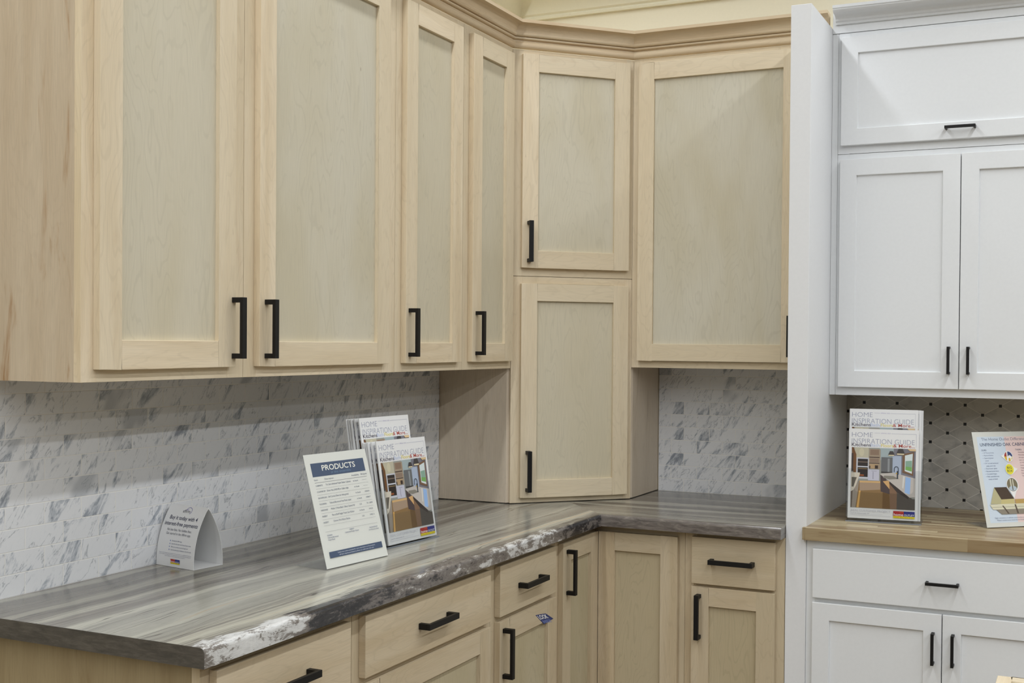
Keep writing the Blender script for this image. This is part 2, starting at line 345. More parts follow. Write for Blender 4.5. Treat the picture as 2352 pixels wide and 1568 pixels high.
# ------------------------------------------------------------------ flat print helper
class Print:
    """a printed layer on a flat card: x right, z up, facing -y, each shape a hair in front of the last"""
    def __init__(s,M,fn=None): s.b=mb(M); s.mats=[]; s.k=0; s.fn=fn
    def mat(s,c):
        mt=ink(*c)
        if mt not in s.mats: s.mats.append(mt)
        return s.mats.index(mt)
    def lift(s): s.k+=1; return -.004-.0011*s.k
    def P(s,x,z,d): return s.fn(x,z,d) if s.fn else (x,d,z)
    def poly(s,pts,c,cut=0):
        d=s.lift(); mi=s.mat(c)
        s.b.face([s.P(x,z,d) for x,z in pts],None,mi)
    def rect(s,x0,z0,x1,z1,c): s.poly([(x0,z0),(x1,z0),(x1,z1),(x0,z1)],c)
    def ell(s,cx,cz,rx,rz,c,n=28,a0=0,a1=360): s.poly([(cx+rx*math.cos(math.radians(a0+(a1-a0)*i/n)),cz+rz*math.sin(math.radians(a0+(a1-a0)*i/n))) for i in range(n if a1-a0==360 else n+1)],c)
    def line(s,pts,wd,c):
        for (x0,z0),(x1,z1) in zip(pts,pts[1:]):
            L=math.hypot(x1-x0,z1-z0); nx,nz=-(z1-z0)/L*wd/2,(x1-x0)/L*wd/2
            s.poly([(x0+nx,z0+nz),(x0-nx,z0-nz),(x1-nx,z1-nz),(x1+nx,z1+nz)],c); 
    def text(s,txt,x,z,h,c,w=None,align='l',bold=0.0):
        d=s.lift(); mi=s.mat(c); V,F=glyphs(txt,bold)
        if not V: return
        x0=min(v[0] for v in V); x1=max(v[0] for v in V); k=h/.72; kx=k if w is None else w/(x1-x0)
        ox={'l':x-x0*kx,'c':x-(x0+x1)/2*kx,'r':x-x1*kx}[align]
        b=len(s.b.v)
        for v in V: s.b.v.append(s.b.M@Vector(s.P(ox+v[0]*kx,z+v[1]*k,d)))
        for f in F: s.b.f.append([b+i for i in f]); s.b.mi.append(mi); s.b.tone.append(.5); s.b.uv.append([(0,0)]*len(f))
    def build(s,name,parent): return s.b.build(name,s.mats,parent,weld=False)
_G={}
def glyphs(txt,bold=0.0):
    key=(txt,bold)
    if key in _G: return _G[key]
    cu=bpy.data.curves.new('t','FONT'); cu.body=txt; cu.size=1; cu.offset=bold; cu.resolution_u=3; cu.fill_mode='FRONT'; cu.dimensions='2D'
    ob=bpy.data.objects.new('t',cu); COL.objects.link(ob); dg=bpy.context.evaluated_depsgraph_get()
    me=bpy.data.meshes.new_from_object(ob.evaluated_get(dg))
    r=([tuple(v.co) for v in me.vertices],[list(p.vertices) for p in me.polygons])
    bpy.data.objects.remove(ob); bpy.data.curves.remove(cu); bpy.data.meshes.remove(me); _G[key]=r; return r

def cover(M,parent):
    P=Print(M)
    gt=(150,153,172); W=8.4
    P.text('HOME',.3,10.08,.62,gt,2.55,bold=-.012); P.text('INSPIRATION GUIDE',.3,9.28,.64,gt,7.6,bold=-.012)
    P.line([(3.05,10.62),(3.75,10.62)],.03,(176,178,196)); P.text('SPRING 2025',3.85,10.55,.14,(176,172,204),1.15); P.line([(5.1,10.6),(8.1,10.6)],.03,(176,178,196)); P.line([(8.1,10.6),(8.1,9.0)],.03,(190,192,205))
    P.text('Kitchens',.3,8.92,.42,(66,58,78),2.35,bold=.009); P.text('Baths',2.62,8.92,.4,(190,200,224),1.35,bold=.009); P.text('Floors',3.88,8.92,.4,(228,212,112),1.5,bold=.009); P.text('& More...',5.35,8.92,.42,(178,78,66),2.6,bold=.004)
    # the kitchen photograph on the cover
    X0,X1,Z0,Z1=.32,8.05,1.32,8.78
    q=lambda *p:[(X0+(X1-X0)*a,Z1-(Z1-Z0)*c) for a,c in p]
    def R(a,c,d,e,k): P.poly(q((a,e),(d,e),(d,c),(a,c)),k)
    R(0,0,1,1,(150,152,146)); R(.05,0,.27,.2,(186,180,158)); P.ell(X0+.16*7.7,Z1-.08*7.4,.3,.5,(200,193,166))
    R(.44,0,.66,.2,(160,174,176)); R(.66,0,1,.5,(122,120,128)); R(.64,.12,.78,.46,(168,180,200))
    P.poly(q((0,0),(.03,0),(.075,.12),(.075,.55),(.04,.5)),(112,76,46)); R(0,.1,.03,.4,(70,60,56))
    R(.08,.17,.275,.52,(196,198,206)); R(.10,.19,.26,.31,(52,46,44)); R(.10,.235,.26,.25,(120,104,92)); R(.10,.33,.26,.49,(46,38,36)); R(.11,.345,.25,.36,(128,108,78)); R(.13,.45,.2,.475,(150,84,48))
    R(.275,.02,.455,.35,(158,142,122)); R(.295,.03,.43,.12,(138,116,98)); R(.28,.15,.44,.165,(72,54,48)); R(.29,.18,.43,.24,(140,120,104)); R(.28,.25,.44,.262,(72,54,48)); R(.29,.27,.42,.345,(176,150,116)); R(.37,.29,.42,.345,(64,52,46)); R(.28,.30,.30,.345,(70,60,56))
    R(.265,.36,.44,.545,(192,192,206)); R(.34,.4,.35,.52,(140,140,156)); R(.32,.385,.4,.392,(150,150,166))
    R(.47,.15,.645,.40,(104,106,108)); R(.57,.17,.60,.4,(142,146,148)); R(.47,.39,.645,.41,(60,58,58))
    P.poly(q((.80,.085),(.975,.045),(.965,.44),(.80,.39)),(120,92,70)); P.poly(q((.835,.11),(.955,.075),(.945,.405),(.835,.365)),(210,220,220)); P.poly(q((.845,.20),(.945,.19),(.945,.30),(.845,.29)),(136,168,150)); P.poly(q((.845,.29),(.945,.30),(.943,.37),(.845,.345)),(120,170,96))
    P.poly(q((0,.42),(.14,.42),(.135,.46),(.06,.70),(0,.74)),(206,198,182)); P.poly(q((.01,.5),(.09,.5),(.04,.66),(.01,.66)),(100,94,84)); P.poly(q((.02,.76),(.12,.55),(.13,.75),(.07,1),(.02,1)),(152,142,130)); P.poly(q((0,.74),(.03,.72),(.02,1),(0,1)),(104,92,80))
    P.poly(q((.13,.555),(.46,.55),(.72,.55),(.74,1),(.08,1)),(138,110,72)); P.poly(q((.135,.555),(.46,.55),(.46,.69),(.14,.72)),(164,142,120)); P.poly(q((.135,.555),(.46,.55),(.46,.58),(.135,.585)),(206,170,118)); P.poly(q((.13,.72),(.155,.72),(.13,1),(.095,1)),(212,166,96))
    P.poly(q((.5,.72),(.6,.72),(.62,1),(.5,1)),(112,84,50)); P.poly(q((.46,.42),(.52,.44),(.62,.70),(.62,.76),(.47,.72)),(78,66,66))
    P.poly(q((.5,.55),(.6,.53),(.61,.68)),(206,164,112)); P.poly(q((.6,.55),(.73,.66),(.74,1),(.62,1)),(128,100,78)); P.poly(q((.72,.64),(.96,.82),(1,.82),(1,1),(.72,1)),(84,78,72)); P.poly(q((.6,.54),(.9,.79),(.9,.83),(.72,.72),(.6,.58)),(60,52,50))
    P.poly(q((.445,.425),(.66,.40),(1,.48),(1,.79),(.92,.80),(.6,.545),(.46,.44)),(190,184,178)); P.poly(q((.52,.455),(.66,.455),(.75,.50),(.6,.515),(.5,.49)),(134,130,120)); P.poly(q((.85,.46),(.93,.48),(.92,.75),(.84,.72)),(150,182,226)); P.poly(q((.81,.45),(.84,.455),(.82,.66),(.8,.64)),(212,210,206))
    fx=X0+.705*(X1-X0); fz=Z1-.33*(Z1-Z0)
    P.line([(fx-.24,fz-.42)]+[(fx+.24*math.cos(math.radians(a)),fz+.24*math.sin(math.radians(a))) for a in range(180,-1,-30)]+[(fx+.24,fz-.75)],.075,(46,54,64)); R(.715,.37,.735,.5,(50,56,66)); R(.70,.40,.72,.42,(190,158,64))
    for a,c,s in ((.60,.045,1.),(.735,.0,1.3)):
        P.poly(q((a,c),(a+.05*s,c),(a+.075*s,c+.065*s),(a-.025*s,c+.065*s)),(70,66,66)); P.poly(q((a-.02*s,c+.062*s),(a+.07*s,c+.062*s),(a+.065*s,c+.078*s),(a-.015*s,c+.078*s)),(220,206,172))
    P.poly(q((.875,.0),(1,.0),(1,.035),(.91,.035)),(214,186,144))
    # footer
    P.text('REAL CUSTOMER PROJECT',.42,.84,.27,(190,190,200),4.75,bold=-.01); P.text('Lynn D, Schenectady, NY',.45,.56,.15,(170,170,184),2.2); P.text('see more on our website',2.8,.56,.09,(196,196,206),1.4); P.line([(.35,.4),(5.2,.4)],.02,(176,176,190)); P.line([(.35,.4),(.35,1.1)],.02,(190,190,202))
    logo(P,5.5,.25,2.55,.86)
    return P.build('cover_print',parent)
def logo(P,x,z,w,h):
    P.rect(x,z+h*.28,x+w*.49,z+h,(172,44,44)); P.rect(x+w*.49,z+h*.28,x+w,z+h,(50,54,128)); P.rect(x,z,x+w,z+h*.28,(232,214,40))
    P.rect(x+w*.28,z+h*.86,x+w*.48,z+h*.9,(226,120,50)); P.text('home',x+w*.03,z+h*.34,h*.36,(240,236,236),w*.44,bold=.009); P.text('OUTLET',x+w*.51,z+h*.34,h*.26,(232,232,242),w*.46,bold=.009)
    P.text('Kitchens, Baths, Floors & More',x+w*.03,z+h*.07,h*.13,(120,104,30),w*.94)
def products_print(M,parent):
    P=Print(M); N=(72,86,110); T=(96,104,124)
    P.rect(.72,9.0,8.2,10.35,N); P.text('PRODUCTS',2.15,9.55,.56,(236,234,222),4.7,bold=.009); P.text('in this ensemble',3.3,9.18,.26,(104,128,154),2.8)
    for tx,x,w in (('Item',.8,.5),('Description',2.2,1.25),('Availability',6.0,1.1),('SKU/part#',7.35,.9)): P.text(tx,x,8.62,.17,T,w)
    P.line([(.8,8.42),(8.2,8.42)],.03,(120,122,128))
    rows=[('CABINETS','Tru Cab Unfinished Poplar Shaker Cabinets','In Stock','-'),('COUNTERTOP','Dolce Vita (3420-90) w/ Salito edge','In Stock','-'),('BACKSPLASH','2x4 Carrara Glow (w/ white grout)','In Stock','1036624'),('FLOORING','Tailored Barnwood Vinyl Plank w/pad','In Stock','1028417'),('HARDWARE','Walker 2 Matte Black 128mm Cabinet Pull','S.O.','721 128MB'),('INSERT','Rev-a-Shelf Single Trash Can Pullout','In Stock','5WB1DB'),('INSERT','Chrome Wire Pullout Shelves','S.O.','5WB2 12')]
    for i,(a,b,c,d) in enumerate(rows):
        z=8.42-.605*i; P.text(a,.85,z-.37,.15,T,.11*len(a)+.05); P.text(b,2.2,z-.36,.17,T,.086*len(b)); P.text(c,6.45,z-.36,.14,T,.09*len(c),'c')
        if d=='-': P.line([(7.4,z-.3),(8.05,z-.3)],.02,(150,152,158))
        else: P.text(d,7.75,z-.36,.14,T,.095*len(d),'c')
        P.line([(.8,z-.605),(8.2,z-.605)],.018,(168,170,172))
    P.line([(.8,3.58),(8.2,3.58)],.018,(168,170,172))
    for i,tx in enumerate(('FLOORING','Tailored Barnwood','Vinyl Plank')): P.text(tx,.95,3.15-.22*i,.13,(80,92,130),.085*len(tx))
    for i,tx in enumerate(('CABINETS','Unfinished Poplar Shaker')): P.text(tx,4.4,3.35-.22*i,.13,(80,92,130),.082*len(tx),'c')
    for i,tx in enumerate(('TILE BACKSPLASH','2 x 4 Carrara Glow')): P.text(tx,7.5,3.15-.22*i,.13,(80,92,130),.08*len(tx),'c')
    P.rect(.72,1.02,8.2,1.62,N); P.text('* please see a store associate for more information on the products',4.46,1.38,.12,(214,216,222),5.4,'c'); P.text('all items may be purchased as shown or order your own size',4.46,1.15,.12,(214,216,222),4.9,'c')
    return P.build('printed_sheet',parent)
def difference_print(M,parent):
    P=Print(M); N=(56,66,98); T=(110,120,148)
    P.rect(.62,.6,4.55,11.2,(206,218,230)); P.rect(4.55,.6,8.2,11.2,(232,208,204))
    P.text('The Home Outlet Difference',1.25,10.72,.36,(84,92,118),6.5,bold=-.005); P.text('UNFINISHED OAK CABINETS',.95,10.02,.40,N,7.1,bold=.009)
    P.text('OURS:',1.0,9.42,.2,N,.75,bold=.009); P.text('THEIRS:',5.9,9.42,.2,N,.95,bold=.009)
    L=['All Plywood Sides','Plywood Shelves','Supporting back','panel','3/4" red oak hardwood','sides and rails','Dual drawer glides','Recessed panel doors','Concealed hinges','Fully assembled and','ready to finish']
    for i,tx in enumerate(L):
        ind=.25 if i not in (3,5,10) else .35; P.text(tx,1.0+ind,9.12-.325*i,.15,T,.088*len(tx)); 
        if i not in (3,5,10): P.rect(1.05,9.16-.325*i,1.12,9.20-.325*i,T)
    for i,tx in enumerate(['Particleboard Sides','Particleboard','No supporting','back panel','1/2" MDF','frames','Single glides','Flat panel doors','Exposed hinges','Assembly needed']): P.text(tx,6.25,9.12-.325*i,.15,(150,130,140),.085*len(tx))
    w=(238,238,236)
    P.poly([(3.65,8.75),(4.5,8.0),(4.75,9.25)],w); P.ell(4.72,8.68,.66,.70,w); P.ell(4.72,8.68,.58,.62,(222,182,52),a0=180,a1=360); P.ell(4.72,8.68,.58,.62,(168,64,56),a0=115,a1=180); P.poly([(4.72,8.68),(4.14,8.68),(4.48,9.24)],(168,64,56)); P.ell(4.72,8.68,.58,.62,(60,74,124),a0=0,a1=108); P.poly([(4.72,8.68),(5.3,8.68),(4.54,9.27)],(60,74,124))
    P.poly([(4.42,8.1),(4.56,8.06),(4.66,9.28),(4.5,9.27)],w); P.poly([(4.5,8.62),(4.9,8.86),(5.25,8.6),(5.15,8.5),(5.05,8.1),(4.95,8.08),(4.95,8.45),(4.8,8.5),(4.7,8.45),(4.66,8.05),(4.5,8.1)],w)
    P.poly([(5.75,7.1),(4.8,6.4),(4.6,7.6)],w); P.ell(4.6,7.08,.64,.7,w); P.ell(4.58,7.08,.58,.64,(232,222,62)); P.text('BIG',4.58,7.14,.3,(60,70,60),.66,'c',bold=.009); P.text('BOX',4.58,6.74,.3,(60,70,60),.76,'c',bold=.009)
    P.poly([(4.55,3.45),(3.85,4.9),(5.35,5.0)],w); P.ell(4.6,5.15,.86,.92,w); P.ell(4.58,5.17,.76,.82,(124,116,92)); P.rect(4.3,4.45,4.5,5.9,(210,206,182)); P.rect(4.62,4.5,4.8,5.85,(200,196,176)); P.ell(4.58,4.72,.55,.3,(184,198,208)); P.rect(4.5,4.5,4.62,5.9,(96,88,64))
    P.poly([(1.9,4.9),(3.65,4.9),(4.5,3.45),(2.65,3.4)],(78,64,52)); P.poly([(1.9,4.9),(2.65,3.4),(2.5,2.85),(1.05,2.9)],(186,180,140)); P.poly([(2.65,3.4),(4.5,3.45),(4.5,2.85),(2.5,2.85)],(200,188,132))
    P.rect(4.6,2.85,8.2,3.4,(190,158,96)); P.poly([(.9,2.85),(8.2,2.85),(8.2,2.2),(1.25,2.2)],(216,212,186)); P.rect(1.0,2.45,8.2,2.5,(160,156,134)); P.poly([(1.7,2.2),(8.2,2.2),(8.2,1.6),(2.4,1.6)],(142,134,120))
    P.poly([(2.6,2.65),(2.8,2.65),(3.5,1.65),(3.25,1.65)],(98,86,74)); P.poly([(4.4,2.75),(4.6,2.75),(4.85,1.65),(4.6,1.65)],(98,86,74)); P.poly([(6.4,2.75),(6.6,2.75),(6.6,1.65),(6.35,1.65)],(98,86,74))
    P.text('Slight variations in cabinet construction and wood may occur',4.4,1.12,.14,T,6.2,'c'); P.text('Please contact your local Home Outlet store for details',4.4,.84,.14,T,5.6,'c')
    return P.build('printed_sheet',parent)


# ================================================================== SETTING
DU=11.42; ZU=54.45; ZT=97.7
def struct(name,b,mt,label=None,**k): o=b.build(name,mt,None,**k); o['kind']='structure'; return o
b=mb(); b.box(-4.6,0,-460,4.6,0,113); struct('wall_left',b,P_WALL)
b=mb(); b.box(0,330,0,4.6,0,113); struct('wall_right',b,P_WALL)
b=mb(); b.box(-4.6,330,-460,4.6,-1,0); struct('floor',b,floor_mat())
b=mb(); b.box(-60,330,-480,90,150,151); struct('ceiling',b,P_CEIL)
b=mb(); b.box(49.75,52.27,-24.46,-.02,0,99,mat=0); struct('wall_divider',b,P_DIV,bevel=.06)

def sweep(b,path,prof,mat=0,closed_back=True,clip=None):
    n=len(path); N=[]
    for (x0,y0),(x1,y1) in zip(path,path[1:]):
        L=math.hypot(x1-x0,y1-y0); N.append(((y1-y0)/L,-(x1-x0)/L))
    mit=[]
    for i in range(n):
        if i==0: mit.append(N[0])
        elif i==n-1: mit.append(N[-1])
        else:
            a,c=N[i-1],N[i]; d=1+a[0]*c[0]+a[1]*c[1]; mit.append(((a[0]+c[0])/d,(a[1]+c[1])/d))
    P=lambda i,p:(path[i][0]+mit[i][0]*p[0],path[i][1]+mit[i][1]*p[0],p[1])
    for i in range(n-1):
        L=math.dist(path[i],path[i+1]); tone=random.random(); ou,ov=random.uniform(0,200),random.uniform(0,200); s=0
        for j in range(len(prof)):
            q,r=prof[j],prof[(j+1)%len(prof)]; dl=math.dist(q,r)
            b.face([P(i,q),P(i+1,q),P(i+1,r),P(i,r)],[(ou,ov+s),(ou+L,ov+s),(ou+L,ov+s+dl),(ou,ov+s+dl)],mat,tone); s+=dl
    b.face([P(0,p) for p in prof][::-1],None,mat,.5); b.face([P(n-1,p) for p in prof],None,mat,.5)

def arc(cx,cz,r,a0,a1,n,rz=None): return [(cx+r*math.cos(math.radians(a0+(a1-a0)*i/n)),cz+(rz or r)*math.sin(math.radians(a0+(a1-a0)*i/n))) for i in range(n+1)]
# room crown along the top of both display walls
rp=[(0,108.4),(.55,108.4),(.62,108.7),(.5,109.0),(.75,109.25)]+[(.75+2.9*(1-math.cos(math.radians(t))),109.25+3.0*math.sin(math.radians(t))) for t in (15,30,45,60,75,90)]+[(3.9,112.4),(3.9,113.2),(0,113.2)]
for nm,pa in (('trim_1',[(0,-460),(0,0)]),('trim_2',[(0,0),(330,0)])):
    b=mb(); i=0
    # mitred at the room corner
    N=(1,0) if nm=='trim_1' else (0,-1)
    if nm=='trim_1': b.prism([(p[0],p[1]) for p in rp],[-460]*len(rp),[-p[0] for p in rp],'y')
    else: b.prism([(-p[0],p[1]) for p in rp],[p[0] for p in rp],[330]*len(rp),'x')
    struct(nm,b,P_TRIM,smooth=28)

# backsplashes
b=mb(); b.box(.01,.3,-98.3,-23.75,36.0,54.45); o=b.build('tile_backsplash',TILE_A,None)
tag(o,'veined marble subway tile backsplash on the left wall behind the long grey counter run','backsplash')
b=mb(); b.box(24.3,49.72,-.3,0,36.0,54.62); o=b.build('tile_backsplash',TILE_B,None)
tag(o,'veined marble subway tile backsplash in the short niche beside the white divider','backsplash')
MOS=mosaic_mat()
b=mb(); b.box(52.3,84,-.3,0,36.0,51.6); o=b.build('mosaic_backsplash',MOS,None)
tag(o,'grey lattice mosaic backsplash with small black square dots under the white cabinets','backsplash')

# ================================================================== CABINET PARTS
def pull(parent,M,cx,y,z0,z1,vertical=True,wd=.58,reach=1.25,th=.34,foot=True):
    """square bar pull on a face at local y (front), centred at cx (or spanning z0..z1 as x when horizontal)"""
    b=mb(M)
    if vertical:
        b.box(cx-wd/2,cx+wd/2,y-reach,y-reach+th,z0,z1)
        for za,zb in ((z1-wd*.8,z1),(z0,z0+wd*.8)): b.box(cx-wd/2,cx+wd/2,y-reach+th,y+.0,za,zb)
    else:
        b.box(z0,z1,y-reach,y-reach+th,cx-wd/2,cx+wd/2)
        for xa,xb in ((z1-wd*.8,z1),(z0,z0+wd*.8)): b.box(xa,xb,y-reach+th,y+.0,cx-wd/2,cx+wd/2)
    return b.build('handle',BLACK,parent,bevel=.02,weld=False)
def wood_door(parent,M,x0,x1,z0,z1,st=2.25,rail=2.35,handle=None,tones=None,yb=0.0):
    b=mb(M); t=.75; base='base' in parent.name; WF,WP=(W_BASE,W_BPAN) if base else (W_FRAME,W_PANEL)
    b.box(x0,x0+st,yb-t,yb-.01,z0,z1,'z'); b.box(x1-st,x1,yb-t,yb-.01,z0,z1,'z')
    b.box(x0+st,x1-st,yb-t,yb-.01,z0,z0+rail,'x'); b.box(x0+st,x1-st,yb-t,yb-.01,z1-rail,z1,'x')
    d=b.build('door',WF,parent,bevel=.035)
    b=mb(M); b.box(x0+st-.02,x1-st+.02,yb-t+.40,yb-.1,z0+rail-.02,z1-rail+.02,'z'); b.build('center_panel',WP,d)
    if handle: pull(d,M,handle[0],yb-t,handle[1],handle[2])
    return d
def wood_drawer(parent,M,x0,x1,z0,z1,h=None):
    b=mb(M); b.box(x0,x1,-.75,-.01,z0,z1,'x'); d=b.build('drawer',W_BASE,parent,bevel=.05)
    if h: pull(d,M,h[0],-.75,h[1],h[2],False)
    return d
def face_frame(parent,M,w,z0,z1,stiles,rails,mt=None,lx=0,side_strip=False):
    """stiles: list of (x0,x1); rails: list of (z0,z1)"""
    b=mb(M)
    for a,c in stiles: b.box(a,c,0,.75,z0,z1,'z')
    ss=sorted(stiles)
    for (a,c),(d,e) in zip(ss,ss[1:]):
        for r in rails: b.box(c,d,.003,.75,r[0],r[1],'x')
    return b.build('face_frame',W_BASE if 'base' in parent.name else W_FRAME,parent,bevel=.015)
def carcass(parent,M,w,depth,z0,z1,mt=W_SIDE,y0=.75,inset=0):
    b=mb(M); b.box(inset,w-.02,y0,depth-.02,z0,z1,'z'); return b.build('carcass',mt,parent)

# ---- wood wall cabinets on the left wall (fronts face +x); local x runs toward the corner
def wall_cab_left(y0,y1,label,doors,handles,left_end=False,extra=None):
    M=frame(DU,y0,ZU,90); w=y1-y0-.03; h=ZT-ZU
    t=thing('wall_cabinet',label,'cabinet',M,'unfinished wood wall cabinets on the left wall')
    carcass(t,M,w,DU,.35 if not left_end else 0,h,inset=.02 if not left_end else .0)
    x0,x1=doors[0]-y0,doors[1]-y0
    face_frame(t,M,w,0,h,[(0,max(1.3,x0+.35)),(min(w-1.3,x1-.35),w)],[(0,1.5),(h-1.6,h)])
    zd0,zd1=55.45-ZU,96.75-ZU
    wood_door(t,M,x0,x1,zd0,zd1,handle=(handles[0]-y0,handles[1]-ZU,handles[2]-ZU))
    return t
wall_cab_left(-95.75,-77.09,'unfinished wood wall cabinet at the far left end, with its plywood side exposed',(-94.57,-78.95),(-79.2,56.22,61.77),True)
wall_cab_left(-77.07,-51.94,'widest unfinished wood wall cabinet, second from the left end',(-75.68,-54.1),(-74.7,56.2,61.75))
wall_cab_left(-51.92,-36.75,'tall narrow unfinished wood wall cabinet third from the left, above the brochure holder',(-50.69,-38.1),(-49.9,56.2,61.72))
wall_cab_left(-36.73,-23.66,'narrowest unfinished wood wall cabinet, next to the diagonal corner cabinets',(-35.45,-24.45),(-34.4,56.3,61.85))

# ---- diagonal corner stack
ax,ay,bx_,by_=DU,-23.6,24.18,-DU
dlen=math.hypot(bx_-ax,by_-ay); ddeg=math.degrees(math.atan2(by_-ay,bx_-ax)); ZS=66.98
def diag_cab(z0,z1,label,door,handle):
    M=frame(ax,ay,z0,ddeg); t=thing('corner_cabinet',label,'cabinet',M,'diagonal corner cabinets')
    h=z1-z0; w=dlen
    b=mb(); n=(math.sin(math.radians(ddeg)),-math.cos(math.radians(ddeg))); k=.76
    pts=[(.02,-.02),(.02,ay+.02),(ax-.05,ay+.02),(ax+.0-n[0]*k+.25,ay+.02-n[1]*k*.2+.3),(bx_-n[0]*k*.6-.1,by_-.0-n[1]*k+.0),(bx_-.02,by_+.05),(bx_-.02,-.02)]
    pts=[(.02,-.02),(.02,ay+.0),(ax-.02,ay+.0),(bx_-.0,by_+.02),(bx_-.0,-.02)]
    # shift front edge back behind the face frame
    f0=(ax-.02-n[0]*.0,ay); 
    pts=[(.02,-.02),(.02,ay),(ax-.6,ay),(ax-.05,ay+.7),(bx_-.7,by_+.05),(bx_,by_+.65),(bx_,-.02)]
    # two side panels and the body, one mesh
    b.prism(pts,z0+(.12 if z0<40 else .03),z1-.03,'z'); o=b.build('carcass',W_NICHE,t)
    for p,uvp in ((0,0),):
        me=o.data; ul=me.uv_layers['UVMap'].data
        for poly in me.polygons:
            for li in poly.loop_indices:
                v=me.vertices[me.loops[li].vertex_index].co/S
                wv=PM[t.name]@v
                if abs(poly.normal.z)<.5: ul[li].uv=(wv.z+33,wv.x*1.0+wv.y*.9+61)
    face_frame(t,M,w,.03 if z0>40 else .1,h-.03,[(0,1.55),(w-1.1,w)],[(.1 if z0<40 else .03,1.6),(h-1.6,h-.03)])
    wood_door(t,M,door[0],door[1],door[2]-z0,door[3]-z0,handle=(handle[0],handle[1]-z0,handle[2]-z0))
    return t
diag_cab(36.0,ZS,'lower diagonal corner cabinet of unfinished wood, standing on the counter',(1.24,16.85,36.85,65.95),(2.25,37.7,43.25))
diag_cab(ZS,ZT,'upper diagonal corner cabinet of unfinished wood, right below the crown molding',(1.24,16.85,68.1,97.0),(2.25,68.85,74.4))

# ---- wood wall cabinet on the right wall
M=frame(24.2,-DU,54.58,0); t=thing('wall_cabinet','unfinished wood wall cabinet between the diagonal corner and the white divider','cabinet',M)
w_=49.72-24.2; h=ZT-54.58
carcass(t,M,w_,DU,.35,h,inset=.02); face_frame(t,M,w_,0,h,[(0,1.4),(w_-1.6,w_)],[(0,1.5),(h-1.6,h)])
wood_door(t,M,1.05,23.85,.98,97.0-54.58,handle=(22.9,56.3-54.58,61.75-54.58))

# ---- wood crown molding over the wall cabinets
crown=thing('crown_molding','stepped unfinished wood crown molding along the top of the wooden wall cabinets','molding',frame(DU,-23.6,ZT,0))
bead=[(.0,97.72)]+arc(.02,98.22,.48,-88,88,10,.5)+[(.0,98.74)]
path=[(DU,-95.75),(ax,ay),(bx_,by_),(49.72,-DU)]
b=mb(); sweep(b,path,bead); b.build('half_round_bead',W_CROWN,crown,smooth=35)
cp=[(.0,98.76),(.08,98.76),(.08,98.96),(.34,98.97),(.44,99.06),(.44,99.22),(.30,99.26),(.30,99.34),(.62,99.36),(.74,99.48),(.78,99.64),(.70,99.74),(.62,99.76)]
cp+=[(.62+1.13*(1-math.cos(math.radians(a))),99.78+1.1*math.sin(math.radians(a))) for a in (6,16,28,40,52,64,76,90)]
cp+=[(1.83,100.88),(1.83,101.3),(.0,101.22)]
b=mb(); sweep(b,path,cp); b.build('crown_board',W_CROWN,crown,smooth=22)
clip=[(p[0],p[1]) for p in cp if p[1]>99.05]; clip=[(.0,99.05)]+clip
b=mb(); sweep(b,[(49.73,-DU),(51.75,-DU)],clip); b.build('crown_return',W_CROWN,crown,smooth=30)

# ================================================================== WOOD BASE CABINETS
XF=24.55
def base_left(y0,y1,label,drawer,dh,doors,left_end=False):
    M=frame(XF,y0,0,90); w=y1-y0-.03; t=thing('base_cabinet',label,'cabinet',M,'unfinished wood base cabinets under the left counter')
    b=mb(M)
    if left_end: 
        b.box(.12,w-.02,.75,XF-.02,4.5,34.45,'z'); b.box(.12,w-.02,3.6,XF-.02,0,4.5,'z')
    else:
        b.box(.02,w-.02,.75,XF-.02,4.5,34.45,'z'); b.box(.02,w-.02,3.6,XF-.02,0,4.5,'z')
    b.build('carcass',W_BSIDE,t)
    x0,x1=drawer[0]-y0,drawer[1]-y0
    face_frame(t,M,w,4.5,34.45,[(0,max(1.2,x0+.35)),(min(w-1.2,x1-.35),w)],[(33.3,34.45),(27.2,28.7),(4.5,6.0)])
    wood_drawer(t,M,x0,x1,28.1,33.65,(30.8,dh-2.8-y0,dh+2.75-y0))
    for (a,c,hy) in doors: wood_door(t,M,a-y0,c-y0,5.3,27.55,handle=(hy-y0,21.3,26.75))
    return t
base_left(-96.9,-78.25,'unfinished wood base cabinet at the outer left end of the counter, side panel exposed',(-95.95,-79.35),-87.8,[(-95.95,-79.35,-94.9)],True)
base_left(-78.22,-53.05,'widest unfinished wood base cabinet, a broad drawer in the middle of the left run',(-77.2,-54.2),-65.7,[(-77.2,-54.2,-76.1)])
base_left(-53.03,-36.95,'unfinished wood base cabinet carrying the small blue and white sticker on its door',(-52.1,-37.95),-45.05,[(-52.1,-37.95,-51.2)])

# corner base (lazy susan) - L-shaped carcass with two doors meeting in the inner corner
M=frame(0,0,0,0); t=thing('corner_base_cabinet','corner base cabinet of unfinished wood with two doors folded into the inside corner','cabinet',M)
b=mb(); b.prism([(.02,-.02),(.02,-36.9),(23.75,-36.9),(23.75,-23.75),(36.9,-23.75),(36.9,-.02)],4.5,34.45,'z'); b.build('carcass',W_SIDE,t)
ML=frame(XF,-36.92,0,90); MR=frame(XF,-XF,0,0)
b=mb(ML); b.box(0,1.3,0,.78,4.5,34.45,'z'); b.box(1.3,36.92-XF,.003,.78,33.5,34.45,'x'); b.box(1.3,36.92-XF,.003,.78,4.5,5.6,'x')
b.M=MR; b.box(36.92-XF-1.1,36.92-XF,0,.78,4.5,34.45,'z'); b.box(0,36.92-XF-1.1,.003,.78,33.5,34.45,'x'); b.box(0,36.92-XF-1.1,.003,.78,4.5,5.6,'x')
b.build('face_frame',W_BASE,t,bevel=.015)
wood_door(t,ML,.95,36.92-25.32,5.3,33.6,handle=(36.92-34.8,27.2,32.7))
wood_door(t,MR,25.32-XF,36.15-XF,5.3,33.6)
